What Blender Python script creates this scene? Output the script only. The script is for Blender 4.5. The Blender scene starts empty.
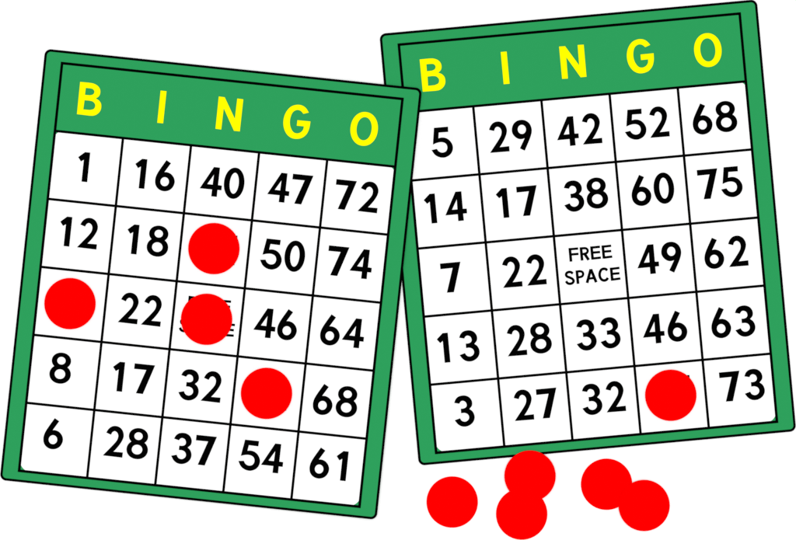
import bpy, bmesh, math, random
from mathutils import Matrix, Vector
from mathutils.geometry import delaunay_2d_cdt

random.seed(7)
S = bpy.context.scene
COL = S.collection
U = 0.0005                      # one layout unit = half a millimetre, in metres
MM = 0.001

# ---------------------------------------------------------------- materials
def lin(c):
    c /= 255.0
    return c / 12.92 if c <= 0.04045 else ((c + 0.055) / 1.055) ** 2.4

def mat(name, rgb, rough=0.85, var=0.02, nscale=900.0, bump=0.0, spec=0.0):
    m = bpy.data.materials.new(name)
    m.use_nodes = True
    nt = m.node_tree
    b = nt.nodes['Principled BSDF']
    b.inputs['Roughness'].default_value = rough
    b.inputs['Specular IOR Level'].default_value = spec
    tc = nt.nodes.new('ShaderNodeTexCoord')
    n = nt.nodes.new('ShaderNodeTexNoise')
    n.inputs['Scale'].default_value = nscale
    n.inputs['Detail'].default_value = 5
    nt.links.new(tc.outputs['Object'], n.inputs['Vector'])
    r = nt.nodes.new('ShaderNodeMix'); r.data_type = 'RGBA'
    r.inputs['A'].default_value = (*[c * (1 - var) for c in rgb], 1)
    r.inputs['B'].default_value = (*[c * (1 + var) for c in rgb], 1)
    nt.links.new(n.outputs['Fac'], r.inputs['Factor'])
    nt.links.new(r.outputs['Result'], b.inputs['Base Color'])
    if bump:
        bp = nt.nodes.new('ShaderNodeBump')
        bp.inputs['Strength'].default_value = bump
        bp.inputs['Distance'].default_value = 0.00002
        nt.links.new(n.outputs['Fac'], bp.inputs['Height'])
        nt.links.new(bp.outputs['Normal'], b.inputs['Normal'])
    return m

E = 1.18                        # light arriving on the table, used to turn picture colours into base colours
M_TABLE = mat('white_laminate', (0.93, 0.93, 0.93), 0.6, 0.005, 300)
M_PAPER = mat('white_card_stock', (0.86, 0.86, 0.86), 0.9, 0.005, 1500, 0.1)
M_GREEN = mat('green_card_stock', (lin(46) / E, lin(160) / E, lin(92) / E), 0.8, 0.015, 1200, 0.1)
M_INK = mat('black_ink', (0.0008, 0.0008, 0.0008), 0.9, 0.1)
M_YELLOW = mat('yellow_ink', (0.90, 0.88, 0.0), 0.8, 0.01)
M_RED = mat('red_plastic', (0.90, 0.0, 0.0), 0.5, 0.01, 400)

# ---------------------------------------------------------------- flat shape tools (units: layout px, x right, y DOWN)
def catmull(pts):
    """closed list of (x,y) smooth points and (x,y,'c') corners -> polygon"""
    n = len(pts)
    if all(len(p) == 3 for p in pts):
        return [(p[0], p[1]) for p in pts]
    k0 = next((i for i, p in enumerate(pts) if len(p) == 3), None)
    if k0 is None:
        runs = [[p[:2] for p in pts] + [pts[0][:2]]]
    else:
        q = pts[k0:] + pts[:k0] + [pts[k0]]
        runs = []; cur = [q[0][:2]]
        for p in q[1:]:
            cur.append(p[:2])
            if len(p) == 3:
                runs.append(cur); cur = [p[:2]]
    out = []
    for r in runs:
        out += spline(r)[:-1]
    return out

def spline(r, sub=8):
    if len(r) == 2:
        return list(r)
    e0 = (2 * r[0][0] - r[1][0], 2 * r[0][1] - r[1][1])
    e1 = (2 * r[-1][0] - r[-2][0], 2 * r[-1][1] - r[-2][1])
    P = [Vector(p) for p in [e0] + list(r) + [e1]]
    out = []
    for i in range(1, len(P) - 2):
        p0, p1, p2, p3 = P[i - 1:i + 3]
        t0 = 0.0
        t1 = t0 + max((p1 - p0).length, 1e-6) ** .5
        t2 = t1 + max((p2 - p1).length, 1e-6) ** .5
        t3 = t2 + max((p3 - p2).length, 1e-6) ** .5
        for k in range(sub):
            t = t1 + (t2 - t1) * k / sub
            a1 = p0 * ((t1 - t) / (t1 - t0)) + p1 * ((t - t0) / (t1 - t0))
            a2 = p1 * ((t2 - t) / (t2 - t1)) + p2 * ((t - t1) / (t2 - t1))
            a3 = p2 * ((t3 - t) / (t3 - t2)) + p3 * ((t - t2) / (t3 - t2))
            b1 = a1 * ((t2 - t) / (t2 - t0)) + a2 * ((t - t0) / (t2 - t0))
            b2 = a2 * ((t3 - t) / (t3 - t1)) + a3 * ((t - t1) / (t3 - t1))
            c = b1 * ((t2 - t) / (t2 - t1)) + b2 * ((t - t1) / (t2 - t1))
            out.append((c.x, c.y))
    out.append(tuple(r[-1]))
    return out

def ellipse(cx, cy, rx, ry, n=72, e=2.0):
    o = []
    for i in range(n):
        a = 2 * math.pi * i / n
        c, s = math.cos(a), math.sin(a)
        o.append((cx + rx * math.copysign(abs(c) ** (2 / e), c), cy + ry * math.copysign(abs(s) ** (2 / e), s)))
    return o

def stroke(pts, w):
    p = [Vector(q) for q in (spline(pts) if len(pts) > 2 else pts)]
    L, R = [], []
    for i, q in enumerate(p):
        if i == 0: d = p[1] - p[0]
        elif i == len(p) - 1: d = p[-1] - p[-2]
        else: d = (p[i + 1] - p[i]).normalized() + (p[i] - p[i - 1]).normalized()
        d = d.normalized(); nrm = Vector((-d.y, d.x)) * (w / 2)
        L.append(tuple(q + nrm)); R.append(tuple(q - nrm))
    return L + R[::-1]

def rrect(x0, y0, x1, y1, r, n=8):
    """rounded rectangle; r is one radius or four (top-left, top-right, bottom-right, bottom-left)"""
    r = [r] * 4 if not isinstance(r, (list, tuple)) else r
    cs = [(x0, y0, 1, 1, math.pi), (x1, y0, -1, 1, 1.5 * math.pi), (x1, y1, -1, -1, 0), (x0, y1, 1, -1, .5 * math.pi)]
    o = []
    for (cx, cy, sx, sy, a0), rr in zip(cs, r):
        if rr <= 0: o.append((cx, cy)); continue
        for k in range(n + 1):
            a = a0 + .5 * math.pi * k / n
            o.append((cx + sx * rr + rr * math.cos(a), cy + sy * rr + rr * math.sin(a)))
    return o

def inside(poly, x, y):
    c = False; j = len(poly) - 1
    for i in range(len(poly)):
        xi, yi = poly[i]; xj, yj = poly[j]
        if (yi > y) != (yj > y) and x < (xj - xi) * (y - yi) / (yj - yi) + xi: c = not c
        j = i
    return c

def fatten(pieces, d):
    """ink spread: grow each piece by d (first contour is the outline, the rest are its holes)"""
    out = []
    for pc in pieces:
        q_ = []
        for k, poly in enumerate(pc):
            pts = [p for i, p in enumerate(poly) if (Vector(p) - Vector(poly[i - 1])).length > 1e-4]
            n = len(pts)
            area = sum(pts[i - 1][0] * pts[i][1] - pts[i][0] * pts[i - 1][1] for i in range(n))
            sg = (1 if area > 0 else -1) * (1 if k == 0 else -1) * d
            res = []
            for i in range(n):
                a, b, c = Vector(pts[i - 1]), Vector(pts[i]), Vector(pts[(i + 1) % n])
                n1 = (b - a).normalized(); n2 = (c - b).normalized()
                n1 = Vector((n1.y, -n1.x)); n2 = Vector((n2.y, -n2.x))
                m = n1 + n2
                m = m / max(m.dot(n1), .45) if m.length > 1e-6 else n1
                res.append((b.x + m.x * sg, b.y + m.y * sg))
            q_.append(res)
        out.append(q_)
    return out

def triangulate(pieces):
    """union of pieces, each piece a list of contours filled even-odd"""
    V, Ed = [], []
    for pc in pieces:
        for poly in pc:
            b = len(V); V += [Vector(p) for p in poly]
            Ed += [(b + i, b + (i + 1) % len(poly)) for i in range(len(poly))]
    vs, _, fs, *_ = delaunay_2d_cdt(V, Ed, [], 0, 1e-4)
    keep = []
    for f in fs:
        x = sum(vs[i].x for i in f) / len(f); y = sum(vs[i].y for i in f) / len(f)
        if any(sum(inside(poly, x, y) for poly in pc) % 2 for pc in pieces): keep.append(f)
    return vs, keep

def sheet(name, pieces, z, m, parent, off=(0, 0)):
    """flat printed sheet at height z (mm) in the parent's frame"""
    vs, fs = triangulate(pieces)
    bm = bmesh.new()
    bv = [bm.verts.new(((v.x + off[0]) * U, -(v.y + off[1]) * U, z * MM)) for v in vs]
    for f in fs:
        try: bm.faces.new([bv[i] for i in f])
        except ValueError: pass
    bmesh.ops.delete(bm, geom=[v for v in bm.verts if not v.link_faces], context='VERTS')
    for f in bm.faces:
        f.normal_update()
        if f.normal.z < 0: f.normal_flip()
    me = bpy.data.meshes.new(name); bm.to_mesh(me); bm.free()
    me.materials.append(m)
    o = bpy.data.objects.new(name, me); COL.objects.link(o)
    if parent: o.parent = parent
    return o

# ---------------------------------------------------------------- the lettering, traced outline by outline
def C(s):
    """'x,y' smooth, 'x,y!' corner"""
    o = []
    for t in s.split():
        c = t.endswith('!'); a, b = t.rstrip('!').split(',')
        o.append((float(a), float(b), 'c') if c else (float(a), float(b)))
    return catmull(o)

AL, AR = math.radians(6.02), math.radians(-5.22)

def unrot(pieces, ang, sc=12.0):
    c, s = math.cos(ang), math.sin(ang)
    return [[[((x * c + y * s) / sc, (-x * s + y * c) / sc) for x, y in poly] for poly in pc] for pc in pieces]

def level_ellipse(cx, cy, rx, ry, ang, e=2.0):
    c, s = math.cos(ang), math.sin(ang)
    return [(cx + (x * c - y * s), cy + (x * s + y * c)) for x, y in ellipse(0, 0, rx, ry, e=e)]

def norm(pieces, base):
    """left edge to 0, baseline to 0"""
    x0 = min(p[0] for pc in pieces for poly in pc for p in poly)
    return [[[(x - x0, y - base) for x, y in poly] for poly in pc] for pc in pieces]

def by(img, ang):                 # baseline height of one traced image point
    return (-img[0] * math.sin(ang) + img[1] * math.cos(ang)) / 12.0

G = {}
G['2'] = norm(unrot([[C('78,148! 100,112 135,82 178,71 225,81 262,112 281,155 283,195 270,235 240,285 200,335 158,379! 273,389! 266,448! 38,421! 200,250 216,218 221,180 208,148 180,130 152,140 131,172!')]], AL), by((266, 447), AL))
G['8'] = norm(unrot([[level_ellipse(465, 193, 114, 96, AL, 2.05), level_ellipse(465, 192, 52, 48, AL)],
                     [level_ellipse(449, 354, 127, 112, AL, 2.05), level_ellipse(447, 353, 65, 60, AL)]], AL), by((266, 447), AL))
G['3'] = norm(unrot([[C('75,138! 98,102 130,79 170,72 220,80 262,110 283,160 274,210 235,246! 266,280 280,330 272,375 245,412 205,435 160,443 110,432 70,400 40,346! 104,335! 115,362 135,380 162,387 192,378 212,357 217,330 205,300 175,280 132,274! 138,225! 165,228 195,222 213,205 217,178 205,148 172,131 148,138 130,158!')]], AL), by((442, 461), AL))
G['7'] = norm(unrot([[C('347,97! 588,122! 442,462! 362,452! 487,174! 340,160!')]], AL), by((442, 462), AL))
G['5'] = norm(unrot([[C('122,70! 287,88! 278,147! 165,133! 147,203! 190,202 235,217 275,255 298,320 285,378 250,418 205,437 170,440 120,426 72,388 42,326! 104,324! 120,355 145,375 175,382 210,372 232,340 234,305 220,275 190,256 155,249 115,251 72,260!')]], AL), by((452, 465), AL))
G['4'] = norm(unrot([[C('485,116! 554,124! 531,333! 577,340! 571,393! 524,388! 516,471! 452,465! 462,383! 315,368!'), C('484,205! 400,320! 469,328!')]], AL), by((484, 468), AL))
G['6'] = norm(unrot([[C('133,97! 190,122! 133,243! 170,238 215,249 255,282 276,325 276,370 255,420 215,453 160,466 105,452 65,415 47,360 48,310 60,265 80,215'), level_ellipse(161, 353, 53, 56, AR)]], AR), by((160, 463), AR))
G['9'] = norm(unrot([[C('425,410! 480,436! 515,355 547,275 562,215 560,168 537,115 495,81 446,70 390,82 348,118 329,170 333,225 365,270 405,294 440,298 482,287!'), level_ellipse(446, 183, 51, 57, AR)]], AR), by((230, 450), AR))
G['0'] = norm(unrot([[level_ellipse(436, 253, 121, 186, AR, 2.05), level_ellipse(437, 253, 56, 128, AR)]], AR), by((445, 436), AR))
G['1'] = [[[(x + 11.4, y) for x, y in [(0, -29.4), (0, 0), (-5.4, 0), (-5.4, -22), (-8.2, -20), (-11.2, -23.8), (-5, -29.4)]]]]
G['B'] = norm(unrot([[C('182,82! 295,93! 345,103 395,132 422,175 422,225 405,258 370,282! 408,306 432,342 436,385 424,430 390,468 345,488 298,489! 143,470!'),
                      C('250,155! 300,160! 332,168 351,190 352,210 335,234 300,243! 240,238!'),
                      C('235,303! 290,307! 335,320 361,352 361,382 344,408 300,420! 220,413!')]], AL), by((143, 470), AL))
G['I'] = [[[(0, -32.4), (6, -32.4), (6, 0), (0, 0)]]]
G['N'] = norm(unrot([[C('190,52! 262,62! 383,320! 412,77! 485,87! 443,472! 372,465! 250,195! 220,450! 150,440!')]], AL), by((150, 440), AL))
G['G'] = norm(unrot([[C('465,164! 430,110 385,79 325,70 255,90 200,145 168,215 158,290 170,365 205,430 260,470 325,480 388,465 440,420 470,355 485,270! 327,255! 320,322! 405,330! 395,370 365,402 320,413 280,398 250,350 238,290 245,225 270,165 300,140 335,133 370,146 400,180!')]], AL), by((325, 476), AL))
G['O'] = norm(unrot([[level_ellipse(316, 275, 165, 204, AL, 2.08), level_ellipse(316, 273, 90, 139, AL, 2.08)]], AL), by((316, 476), AL))

# FREE SPACE, traced strokes on the right-hand card
_v, _h = 26, 22
FS = [([(84, 88), (97, 232)], _v), ([(72, 101), (173, 92)], _h), ([(90, 157), (177, 150)], _h),
      ([(204, 80), (217, 220)], _v), ([(200, 92), (230, 89), (256, 90), (273, 102), (277, 120), (266, 140), (240, 150), (210, 153)], _h), ([(243, 148), (287, 214)], 27),
      ([(318, 70), (331, 210)], _v), ([(318, 82), (408, 73)], _h), ([(325, 137), (410, 130)], _h), ([(331, 200), (419, 190)], _h),
      ([(440, 60), (453, 199)], _v), ([(440, 72), (529, 62)], _h), ([(445, 126), (530, 119)], _h), ([(452, 190), (541, 179)], _h),
      ([(116, 361), (97, 348), (72, 346), (51, 357), (44, 376), (55, 394), (85, 406), (114, 422), (125, 443), (113, 464), (85, 473), (60, 466), (44, 446)], 24),
      ([(160, 330), (173, 472)], _v), ([(156, 342), (195, 338), (220, 347), (228, 368), (219, 390), (195, 400), (166, 403)], _h),
      ([(310, 318), (271, 462)], 27), ([(312, 318), (369, 455)], 27), ([(285, 417), (350, 410)], _h), ([(297, 322), (325, 320)], 10),
      ([(487, 328), (472, 314), (450, 311), (426, 320), (411, 345), (406, 375), (413, 407), (432, 430), (457, 437), (481, 428), (495, 410)], 25),
      ([(530, 300), (543, 438)], _v), ([(530, 312), (619, 301)], _h), ([(536, 366), (619, 359)], _h), ([(542, 428), (629, 416)], _h)]

# ---------------------------------------------------------------- a card
W, H, HEAD = 342.2, 410.0, 68.1          # printed frame, layout units
ML, MT, MB_ = 17.3, 11.5, 10.1           # margin from the frame line to the edge line
CW, CH = W / 5, (H - HEAD) / 5
THICK = 0.4                              # mm
X0, Y0 = -W / 2, -H / 2                  # frame origin in the card's own frame (y down)

def board(parent):
    hw = ML + W / 2 + 1.1
    top = rrect(-hw, Y0 - MT - 1.1, hw, -Y0 + MB_ + 1.1, 6.2, 12)
    bm = bmesh.new(); n = len(top)
    cx, cy = 0, (MB_ - MT) / 2
    def ring(k, z): return [bm.verts.new((((x - cx) * k + cx) * U, -(((y - cy) * k) + cy) * U, z * MM)) for x, y in top]
    r0 = ring(0.9993, 0.0); r1 = ring(1, .06); r2 = ring(1, THICK - .06); r3 = ring(.9993, THICK)
    for a, b in ((r0, r1), (r1, r2), (r2, r3)):
        for i in range(n):
            f = bm.faces.new((a[i], a[(i + 1) % n], b[(i + 1) % n], b[i])); f.material_index = 1
    bm.faces.new(r3); bm.faces.new(r0[::-1])
    bmesh.ops.recalc_face_normals(bm, faces=bm.faces)
    me = bpy.data.meshes.new('board'); bm.to_mesh(me); bm.free()
    me.materials.append(M_GREEN); me.materials.append(M_INK)
    o = bpy.data.objects.new('board', me); COL.objects.link(o); o.parent = parent
    return o

def img2local(px, py, c, ang):
    dx, dy = px - c[0], py - c[1]
    return dx * math.cos(ang) + dy * math.sin(ang), -dx * math.sin(ang) + dy * math.cos(ang)

def place(text, box, c, ang):
    """lay glyphs out so that the turned word fills the box (x left, x right, y centre)"""
    co, si = math.cos(ang), math.sin(ang)
    def ext(pcs):
        xs = [x * co - y * si for pc in pcs for poly in pc for x, y in poly]
        ys = [x * si + y * co for pc in pcs for poly in pc for x, y in poly]
        return min(xs), max(xs), min(ys), max(ys)
    gs = [G[t] for t in text]
    out = list(gs[0])
    if len(gs) == 2:
        e0, e1 = ext(gs[0]), ext(gs[1])
        a = ((box[1] - box[0]) - (e1[1] - e0[0])) / co
        a = min(max(a, 17), 28)
        out += [[[(x + a, y) for x, y in poly] for poly in pc] for pc in gs[1]]
    e = ext(out)
    px = (box[0] + box[1]) / 2 - (e[0] + e[1]) / 2
    py = box[2] - (e[2] + e[3]) / 2
    lx, ly = img2local(px, py, c, ang)
    return [[[(x + lx, y + ly) for x, y in poly] for poly in pc] for pc in out]

FC = (587.9, 233.2)                      # layout centre of the right-hand card's frame
free_local = [[[img2local(562 + x / 10.8, 240 + y / 10.8, FC, AR) for x, y in stroke(p, w)]] for p, w in FS]

def card(name, label, c, ang, letters, numbers, zoff=0.0, tilt=0.0):
    root = bpy.data.objects.new(name, None); COL.objects.link(root)
    root.empty_display_size = .02
    root.location = ((c[0] - 398) * U, (270 - c[1]) * U, zoff * MM)
    root.rotation_euler = (0, tilt, -ang)
    root['label'] = label; root['category'] = 'bingo card'; root['group'] = 'bingo cards on the white table'
    board(root)
    hw = ML + W / 2; t, b = Y0 - MT, -Y0 + MB_
    sheet('edge_line', [[rrect(-hw - 1.0, t - 1.0, hw + 1.0, b + 1.0, 6.1, 12), rrect(-hw + 1.25, t + 1.25, hw - 1.25, b - 1.25, 4.0, 12)]], THICK + .06, M_INK, root)
    f = 1.28; g = 1.24; pcs = []
    pcs.append([[(X0 - f, Y0 - f), (-X0 + f, Y0 - f), (-X0 + f, -Y0 + f), (X0 - f, -Y0 + f)],
                [(X0 + f, Y0 + f), (-X0 - f, Y0 + f), (-X0 - f, -Y0 - f), (X0 + f, -Y0 - f)]])
    sheet('frame_line', pcs, THICK + .10, M_INK, root)
    ys = [Y0 + HEAD + k * CH for k in range(5)]; xs = [X0 + k * CW for k in range(1, 5)]
    pcs = [[[(X0 + f, y - g), (-X0 - f, y - g), (-X0 - f, y + g), (X0 + f, y + g)]] for y in ys]
    pcs += [[[(x - g, ys[0]), (x + g, ys[0]), (x + g, -Y0 - f), (x - g, -Y0 - f)]] for x in xs]
    sheet('grid_lines', pcs, THICK + .10, M_INK, root)
    hp = sheet('header_panel', [[rrect(X0, Y0, -X0, Y0 + HEAD, 0)]], THICK + .06, M_GREEN, root)
    for ch, bx in zip('BINGO', letters):
        sheet('letter', place(ch, bx, c, ang), THICK + .11, M_YELLOW, hp)
    for i in range(25):
        r_, k = divmod(i, 5)
        x0, y0 = X0 + k * CW, Y0 + HEAD + r_ * CH
        rad = [0, 0, 0, 0]
        if i == 0: rad[0] = 7.6
        if i == 4: rad[1] = 7.6
        if i == 24: rad[2] = 11.0
        if i == 20: rad[3] = 11.0
        sq = sheet('square', [[rrect(x0, y0, x0 + CW, y0 + CH, rad)]], THICK + .06, M_PAPER, root)
        n = numbers[i]
        if n is None: continue
        if n == 'FREE':
            sheet('lettering', fatten(free_local, .13), THICK + .11, M_INK, sq)
        else:
            sheet('number', fatten(place(n[0], n[1:], c, ang), .13), THICK + .11, M_INK, sq)
    return root

def q(x0, x1, yc, ox, oy, s=3.6): return (ox + x0 / s, ox + x1 / s, oy + yc / s)
A = (0, 40); B = (200, 40); Cc = (0, 180); D = (200, 180); Ee = (0, 330); F = (200, 330)
LN = [('1', *q(282, 325, 457.5, *A)), ('16', 135.6, 174.6, 175), ('40', 200, 244.4, 182.9), ('47', 267.5, 313.3, 188.6), ('72', 336.1, 378.3, 196.2),
      ('12', *q(218, 352, 191, *Cc)), ('18', *q(460, 606, 218, *Cc)), ('31', 198.8, 237.4, 248.8), ('50', *q(217, 378, 270.5, *D)), ('74', *q(463, 618, 296, *D)),
      None, ('22', *q(425, 582, 467, *Cc)), 'FREE', ('46', 253.6, 296.7, 324.3), ('64', 320.3, 363.9, 331.3),
      ('8', *q(178, 256, 137.5, *Ee)), ('17', *q(408, 558, 172.5, *Ee)), ('32', 178.6, 221.4, 386.1), ('51', 250.3, 289.2, 394.1), ('68', *q(407, 566, 254, *F)),
      ('6', *q(157, 226, 373.5, *Ee)), ('28', 103.2, 148.1, 442.6), ('37', 171.4, 216.8, 449.2), ('54', 238.6, 283.1, 456.5), ('61', 309.7, 348.6, 464.3)]
I_ = (380, 140); J = (576, 140); K = (380, 290); L_ = (576, 290)
RN = [('5', 432.2, 452.3, 142.1), ('29', 489.2, 531.6, 136.3), ('42', 557.4, 602.3, 129.5), ('52', 625.1, 669.6, 123), ('68', 692.9, 737.1, 117.7),
      ('14', *q(158, 313, 242.5, *I_)), ('17', 495.9, 536.4, 201.5), ('38', 564, 608, 194.6), ('60', 631.8, 674, 189.2), ('75', 696.9, 742.4, 182.6),
      ('7', 440.3, 460, 277.2), ('22', *q(440, 600, 472, *I_)), 'FREE', ('49', *q(222, 378, 424.5, *J)), ('62', *q(463, 621, 404, *J)),
      ('13', *q(205, 358, 203.5, *K)), ('28', *q(457, 618, 178, *K)), ('33', 576.4, 620.4, 333.9), ('46', *q(242, 400, 133.5, *L_)), ('63', *q(488, 645, 114.5, *L_)),
      ('3', *q(268, 340, 436, *K)), ('27', *q(482, 634, 411.5, *K)), ('32', *q(22, 180, 389, *L_)), ('51', 653.5, 691.9, 391.2), ('73', *q(515, 679, 343, *L_))]
LL = [q(277, 365, 211.5, *A), q(566, 600, 241, *A), q(55, 157, 266, *B), q(300, 398, 294.5, *B), q(540, 642, 320, *B)]
RL = [q(143, 235, 270, 380, 0), q(434, 467, 244, 380, 0), q(644, 744, 222, 380, 0), q(182, 281, 202, 576, 0), q(424, 525, 180, 576, 0)]

table = None
LC, RC = (210.8, 284.9), FC
SLOPE = 0.53 / (355 * 0.5)
left = card('bingo_card', 'green bordered bingo card resting on top of the other card, with four red chips', LC, AL, LL, LN,
            zoff=SLOPE * 189 * 0.5, tilt=-SLOPE)
right = card('bingo_card', 'green bordered bingo card lying partly under the other card, with one red chip', RC, AR, RL, RN)

# ---------------------------------------------------------------- chips
CR, CT = 25.65, 0.4
def chip_mesh():
    bm = bmesh.new(); n = 128
    prof = [(CR - .5, 0), (CR - .12, .03), (CR, .12), (CR, CT - .12), (CR - .12, CT - .03), (CR - .5, CT), (CR - 3.2, CT), (CR - 3.6, CT - .015)]
    rings = [[bm.verts.new((r * U * math.cos(2 * math.pi * i / n), r * U * math.sin(2 * math.pi * i / n), z * MM)) for i in range(n)] for r, z in prof]
    for a, b in zip(rings, rings[1:]):
        for i in range(n): bm.faces.new((a[i], a[(i + 1) % n], b[(i + 1) % n], b[i]))
    bm.faces.new(rings[-1]); bm.faces.new(rings[0][::-1])
    bmesh.ops.recalc_face_normals(bm, faces=bm.faces)
    me = bpy.data.meshes.new('bingo_chip'); bm.to_mesh(me); bm.free()
    me.materials.append(M_RED)
    return me
CM = chip_mesh()

def chip(px, py, label, on=None, z=0.0, tilt=None, group='red chips on the bingo cards'):
    o = bpy.data.objects.new('bingo_chip', CM); COL.objects.link(o)
    x, y = (px - 398) * U, (270 - py) * U
    o.location = (x, y, z * MM)
    if on is not None:
        m = on.matrix_basis
        lx, ly = img2local(px, py, ((on.location.x / U) + 398, 270 - on.location.y / U), -on.rotation_euler.z)
        p = m @ Vector((lx * U, -ly * U, (THICK + .13) * MM))
        o.location = p; o.rotation_euler = on.rotation_euler
    if tilt:
        ax, an = tilt
        o.rotation_euler = Matrix.Rotation(an, 3, Vector(ax)).to_euler()
    o['label'] = label; o['category'] = 'bingo chip'; o['group'] = group
    return o

chip(214.0, 248.6, 'red round chip on the left card directly below the number 40', left)
chip(70.1, 303.6, 'red round chip on the left card in the B column between 12 and 8', left)
chip(206.7, 319.3, 'red round chip covering the free space in the middle of the left card', left)
chip(266.6, 393.4, 'red round chip on the left card in the G column between 46 and 54', left)
chip(670.7, 395.3, 'red round chip on the right card, in the bottom row between 32 and 73', right)
g2 = 'loose red chips below the right card'
chip(452.2, 502.2, 'red round chip lying alone on the white table below the card corner', group=g2)
chip(521.7, 514.2, 'lower red chip of the overlapping pair nearest the single loose chip', group=g2)
chip(530.0, 476.1, 'upper red chip of a loose pair, its edge overlapping the bottom rim of the card', z=max(CT, THICK + .06) + .03, group=g2)
chip(606.6, 484.4, 'upper left red chip of the rightmost overlapping pair of loose chips', group=g2)
d = Vector((644.1 - 606.6, -(505.6 - 484.4), 0)).normalized()
an = math.asin(CT / 21.55)
ax = Vector((0, 0, 1)).cross(d)           # turning about this axis lowers the side that points along d
chip(644.1, 505.6, 'lower right red chip of the rightmost overlapping pair, tilted on its neighbour', z=CR * .5 * math.sin(an) + .03, tilt=(ax, an), group=g2)

# ---------------------------------------------------------------- the table
bm = bmesh.new()
bmesh.ops.create_grid(bm, x_segments=1, y_segments=1, size=3.0)
me = bpy.data.meshes.new('table_surface'); bm.to_mesh(me); bm.free(); me.materials.append(M_TABLE)
table = bpy.data.objects.new('table_surface', me); COL.objects.link(table)
table['kind'] = 'structure'; table['label'] = 'plain white table surface under the cards and chips'; table['category'] = 'table surface'

# ---------------------------------------------------------------- light and camera
w = bpy.data.worlds.new('World'); S.world = w; w.use_nodes = True
bg = w.node_tree.nodes['Background']
bg.inputs['Color'].default_value = (1, 1, 1, 1); bg.inputs['Strength'].default_value = 1.0
ld = bpy.data.lights.new('overhead_softbox', 'AREA'); ld.shape = 'SQUARE'; ld.size = 2.2; ld.energy = 12
lo = bpy.data.objects.new('overhead_softbox', ld); COL.objects.link(lo); lo.location = (0, 0, 2.2)

cd = bpy.data.cameras.new('camera'); cd.lens = 100; cd.sensor_width = 36; cd.sensor_fit = 'HORIZONTAL'
cd.clip_start = .01; cd.clip_end = 50
cam = bpy.data.objects.new('camera', cd); COL.objects.link(cam)
cam.location = (0, 0, 796 * U * 100 / 36 + THICK * MM)
S.camera = cam
S.view_settings.view_transform = 'Standard'; S.view_settings.look = 'None'
S.view_settings.exposure = 0; S.view_settings.gamma = 1
S.cycles.max_bounces = 6
